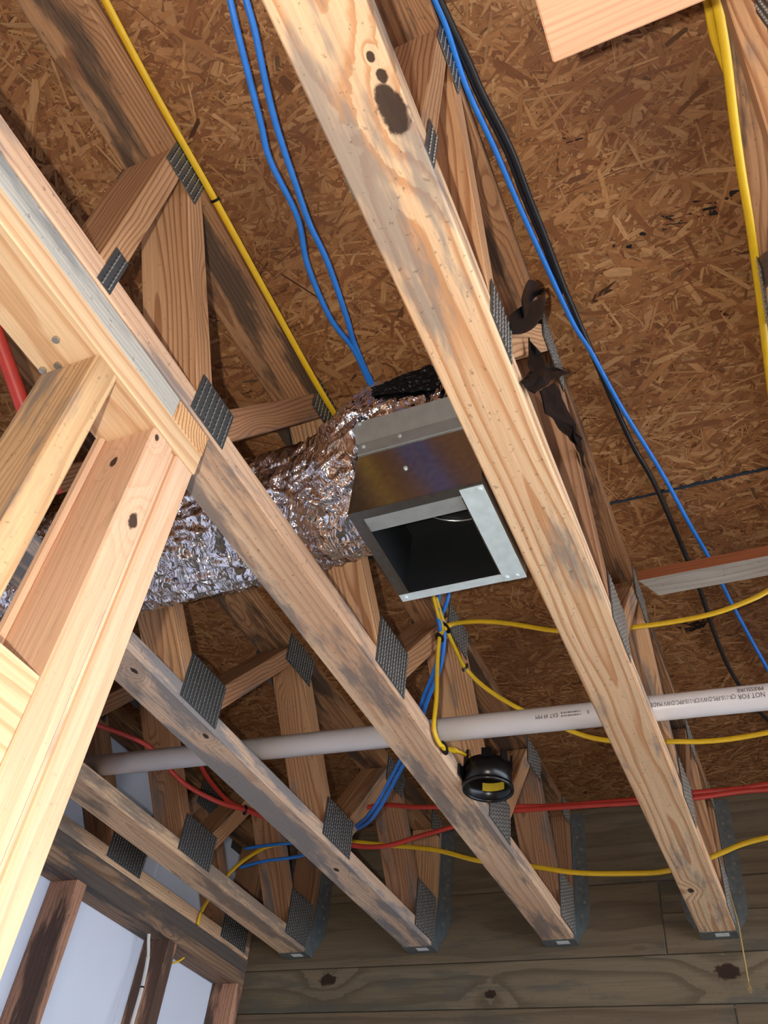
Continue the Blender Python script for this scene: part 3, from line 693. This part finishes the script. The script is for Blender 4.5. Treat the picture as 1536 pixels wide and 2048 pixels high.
# ------------------------------------------------------------------ PVC pipe with its print
PA, PB, PR = Vector((1.30, -.9203, .0635)), Vector((-1.372, -1.103, .0635)), .0243
pipe = empty('pvc_pipe', PA, 'white PVC drain pipe with black print lying across the truss bottom chords', 'pipe')
bm = bmesh.new()
n = 40; d = (PB - PA).normalized(); u0 = Vector((0, 0, 1)); w0 = d.cross(u0)
rings = []
for p, r in ((PA, PR), (PB, PR), (PB, PR - .004), (PA, PR - .004)):
    rings.append([bm.verts.new(p - PA + (w0 * math.cos(2 * math.pi * k / n) + u0 * math.sin(2 * math.pi * k / n)) * r) for k in range(n)])
for a, b in zip(rings, rings[1:] + rings[:1]):
    for k in range(n): bm.faces.new((a[k], a[(k + 1) % n], b[(k + 1) % n], b[k]))
mesh_obj('pipe_wall', bm_mesh(bm, 'pipe_wall', True), M['pvc'], pipe)
E1 = Vector((0, -1, 0)); E1 = (E1 - d * E1.dot(d)).normalized(); E2 = Vector((0, 0, -1))
def on_pipe(u, v, up=.0):                       # u along the pipe from PA, v round it, towards the underside
    a = v / PR; return (d * u + (E1 * math.cos(a) + E2 * math.sin(a)) * (PR + .0003 + up))
def print_on(txt, u, v, size, sx=1.0, name='print'):
    cu = bpy.data.curves.new('txt', 'FONT'); cu.body = txt; cu.size = size; cu.resolution_u = 2
    ob = bpy.data.objects.new('txt', cu); C.objects.link(ob)
    dg = bpy.context.evaluated_depsgraph_get(); me = bpy.data.meshes.new_from_object(ob.evaluated_get(dg))
    bpy.data.objects.remove(ob, do_unlink=True); bpy.data.curves.remove(cu)
    for vt in me.vertices: vt.co = on_pipe(u + vt.co.x * sx, v + vt.co.y)
    me.name = name
    return mesh_obj(name, me, M['ink'], pipe)
def u_at(x):                                    # distance along the pipe at world x
    return (PA.x - x) / -d.x
print_on('NOT FOR', u_at(0.1947), .0045, .0125, .85)
print_on('PRESSURE', u_at(0.1947), -.0085, .0125, .85)
print_on('CP-110-FPS-DWV/CP-110-FPC-DWV MADE', u_at(0.1451), .0030, .0120, .68)
print_on('II', u_at(-0.1191), .004, .010)
print_on('EXT 49 MM', u_at(-0.1797), .0035, .0115, .78)
bm = bmesh.new(); uu = u_at(-0.1356); rb = random.Random(2)
while uu < u_at(-0.1714):
    wdt = rb.choice((.0007, .0007, .0014, .002))
    q = [on_pipe(uu, .0025), on_pipe(uu + wdt, .0025), on_pipe(uu + wdt, .0115), on_pipe(uu, .0115)]
    bm.faces.new([bm.verts.new(p) for p in q]); uu += wdt + rb.choice((.0008, .0012))
mesh_obj('print', bm_mesh(bm, 'print'), M['ink'], pipe)

# ------------------------------------------------------------------ lamp ring
LR = Vector((-.3670, -.906, -.0045))
lr = empty('lamp_ring', LR, 'round black plastic lamp ring hanging at the side of a truss below the pipe', 'lamp ring')
def ringwall(bm, r0, r1, z0, z1, n=44, gaps=()):
    R_ = [[bm.verts.new((r * math.cos(2 * math.pi * k / n), r * math.sin(2 * math.pi * k / n), z)) for k in range(n)] for r, z in ((r1, z0), (r1, z1), (r0, z1), (r0, z0))]
    for a, b in zip(R_, R_[1:] + R_[:1]):
        for k in range(n): bm.faces.new((a[k], a[(k + 1) % n], b[(k + 1) % n], b[k]))
bm = bmesh.new(); ringwall(bm, .0472, .0494, 0, .052); mesh_obj('ring_wall', bm_mesh(bm, 'ring_wall', True), M['black'], lr)
bm = bmesh.new(); ringwall(bm, .0492, .0532, -.004, .004); mesh_obj('rim', bm_mesh(bm, 'rim', True), M['black'], lr)
for k, (a, hh, ww) in enumerate(((15, .018, .022), (75, .012, .018), (140, .016, .02), (215, .022, .024), (285, .014, .022), (330, .018, .016))):
    a = math.radians(a); ca, sa = math.cos(a), math.sin(a); bm = bmesh.new()
    q = lambda r, t_, z: (r * ca - t_ * sa, r * sa + t_ * ca, z)
    hull8(bm, [q(.0455, -ww / 2, .046), q(.0512, -ww / 2, .046), q(.0512, ww / 2, .046), q(.0455, ww / 2, .046),
               q(.0465, -ww / 2, .052 + hh), q(.0505, -ww / 2, .052 + hh), q(.0505, ww / 2, .052 + hh), q(.0465, ww / 2, .052 + hh)])
    mesh_obj('tab', bm_mesh(bm, 'tab'), M['black'], lr)
bm = bmesh.new()
addbox(bm, (-.0500, -.022, .004), (-.0470, .022, .046)); addbox(bm, (-.0490, -.052, .012), (-.0440, -.016, .036))
mesh_obj('bracket', bm_mesh(bm, 'bracket'), M['black'], lr)
bm = bmesh.new(); sg = []
for k in range(13):
    a = math.radians(62 + 62 * k / 12)
    sg.append((bm.verts.new((.0459 * math.cos(a), .0459 * math.sin(a), .018)), bm.verts.new((.0459 * math.cos(a), .0459 * math.sin(a), .036))))
for a, b in zip(sg, sg[1:]): bm.faces.new((a[0], b[0], b[1], a[1]))
mesh_obj('sticker', bm_mesh(bm, 'sticker'), M['stickery'], lr)

# ------------------------------------------------------------------ loose boards
sb = tag(board('scrap_board', (.1420, -2.3525, -.0385), (.90, -2.2125, -.0005), 'x', M['scrap']), 'clean orange board end poking in under the truss at the top edge', 'board')
rbm = Matrix.Identity(4)
gb = empty('blocking_board', (.30, -1.08, .30), 'short reddish board with grey underside under the subfloor at the right', 'board')
zb0, zb1 = .300, .3265
pts = [(.0165, -1.1035), (.0455, -1.047), (.3255, -1.047), (.3255, -1.1035)]
def prism(name, pts, z0, z1, mat, parent):
    bm = bmesh.new(); a = [bm.verts.new((x - .30, y + 1.08, z0 - .30)) for x, y in pts]; b = [bm.verts.new((x - .30, y + 1.08, z1 - .30)) for x, y in pts]
    bm.faces.new(a); bm.faces.new(b[::-1])
    for i in range(len(a)): bm.faces.new((a[i], a[(i + 1) % len(a)], b[(i + 1) % len(a)], b[i]))
    return mesh_obj(name, bm_mesh(bm, name), mat, parent)
prism('board_body', pts, zb0 + .0012, zb1, M['redboard'], gb)
prism('grey_underside', pts, zb0, zb0 + .001, M['greyboard'], gb)

# ------------------------------------------------------------------ torn black plastic round the truss webs
bp = empty('black_plastic_sheet', (.005, -1.75, .15), 'torn black plastic sheet caught round the webs of the nearest truss', 'plastic sheet')
def sheet(name, pts, th=.002):
    c = Vector((.005, -1.75, .15)); bm = bmesh.new(); P3 = [Vector(p) - c for p in pts]; m = sum(P3, Vector()) / len(P3)
    ctr = bm.verts.new(m + Vector((.008, 0, 0))); v = [bm.verts.new(p) for p in P3]
    for a, b in zip(v, v[1:] + v[:1]): bm.faces.new((ctr, a, b))
    bmesh.ops.subdivide_edges(bm, edges=list(bm.edges), cuts=3, use_grid_fill=True)
    for q in bm.verts: q.co += Vector((noise.noise(q.co * 60) * .006, noise.noise(q.co * 45 + Vector((3, 0, 0))) * .004, noise.noise(q.co * 45 + Vector((0, 7, 0))) * .004))
    o = mesh_obj(name, bm_mesh(bm, name), M['film'], bp)
    md = o.modifiers.new('thick', 'SOLIDIFY'); md.thickness = th
sheet('flap', PATHS['bp_flap']); sheet('tail', PATHS['bp_tail'])
bm = bmesh.new(); path = [p - Vector((.005, -1.75, .15)) for p in catmull(PATHS['bp_loop'], 6)]
sweep(bm, path, .016, .0014, (1, .2, .1), 8, True, lambda t_: .75 + .35 * math.sin(t_ * 9))
mesh_obj('loop', bm_mesh(bm, 'loop'), M['film'], bp)

# ------------------------------------------------------------------ cables
def cable(name, key, ru, rv, mat, label, group=None, up=(0, 0, 1), ties=(), tie_r=.008):
    pts = PATHS[key] if isinstance(key, str) else key
    if not ties:
        return tag(tube(name, pts, ru, rv, mat, None, up), label, 'cable', group)
    e = empty(name, pts[0], label, 'cable', group)
    o0 = Vector(pts[0])
    tube('jacket', [Vector(p) - o0 for p in pts], ru, rv, mat, e, up)
    cp = catmull(pts, 8)
    for k in ties:
        c = cp[min(int(k * 8), len(cp) - 2)]; dd = (cp[min(int(k * 8), len(cp) - 2) + 1] - c).normalized()
        bm = bmesh.new(); sweep(bm, [c - o0 - dd * .002, c - o0 + dd * .002], tie_r, tie_r * rv / ru * 1.15, up, 10)
        mesh_obj('cable_tie', bm_mesh(bm, 'cable_tie'), M['black'], e)
    return e
Y = M['yellow']
cable('yellow_cable', 'yellow_T2', .0058, .0034, Y, 'yellow cable running along the top chord above the partition, upper left', ties=(3,))
cable('blue_cable', PATHS['blue_a'] + PATHS['bb_a'], .0047, .0047, M['blue'], 'left one of the two blue cables hanging below the subfloor left of the nearest truss')
cable('blue_cable', PATHS['blue_b'] + PATHS['bb_b'], .0047, .0047, M['blue'], 'right one of the two blue cables hanging below the subfloor left of the nearest truss')
cable('blue_cable', 'blue_R', .0042, .0042, M['blue'], 'single blue cable along the subfloor right of the nearest truss')
cable('black_cable', 'black_R', .0048, .0048, M['black_cable'], 'long black cable beside the single blue cable, passing above the reddish board')
cable('black_cable', 'black_R2', .0036, .0036, M['black_cable'], 'short black cable at the top, tight against the truss beside the blue one')
cable('yellow_cable', 'yellow_T0a', .0062, .0038, Y, 'long thick yellow cable down the right edge along the corner truss')
cable('yellow_cable', 'yellow_T0b', .0058, .0036, Y, 'short yellow cable tucked behind the thick one at the upper right')
cable('yellow_cable', 'yellow_cross', .0040, .0066, Y, 'yellow cable arching to the right below the duct boot, over the white pipe', up=(0, .3, 1), ties=(0.3,))
cable('yellow_cable', 'yellow_mid', .0040, .0066, Y, 'yellow cable passing down behind the white pipe to the right edge', up=(0, .3, 1), ties=(4,))
cable('yellow_cable', 'yellow_drop', .0040, .0066, Y, 'yellow cable dropping in front of the white pipe into the black lamp ring', up=(0, 1, .3), ties=(3, 8))
cable('yellow_cable', 'yellow_low', .0040, .0066, Y, 'lowest yellow cable, sagging through the trusses near the plank wall')
cable('red_cable', 'red_a', .0042, .0064, M['red'], 'red cable from the partition post passing behind the pipe and through the grey truss', ties=(7,))
cable('red_cable', 'red_b', .0040, .0062, M['red'], 'upper red cable running level to the right edge below the pipe')
cable('red_cable', 'red_c', .0040, .0062, M['red'], 'lower red cable of the pair at the right edge below the pipe')
cable('white_cable', 'white_cable', .0055, .0042, M['white'], 'white cable dropping from the plate in front of the white sheathing', ties=(4,), tie_r=.0065)
cable('yellow_cable', 'stub', .004, .003, Y, 'short yellow cable stub beside the stud of the white sheathed wall')
tag(tube('red_pipe', PATHS['red_left'], .011, .011, M['red'], None), 'thick red plastic pipe at the far left edge behind the partition', 'pipe')
tw = empty('jute_twine', PATHS['twine'][0], 'frayed jute twine hanging beside the right joist hanger', 'twine')
o0 = Vector(PATHS['twine'][0])
tube('strand', [Vector(p) - o0 for p in PATHS['twine']], .0022, .0022, M['jute'], tw, seg=7)
bm = bmesh.new(); rb = random.Random(9); e_ = Vector(PATHS['twine'][-1]) - o0
for k in range(14):
    q = e_ + Vector((rb.uniform(-.006, .010), rb.uniform(-.004, .004), rb.uniform(-.026, -.012)))
    sweep(bm, [e_, (e_ + q) / 2 + Vector((rb.uniform(-.003, .003), 0, 0)), q], .0005, .0005, (0, 1, 0), 4)
mesh_obj('frayed_end', bm_mesh(bm, 'frayed_end'), M['jute'], tw)
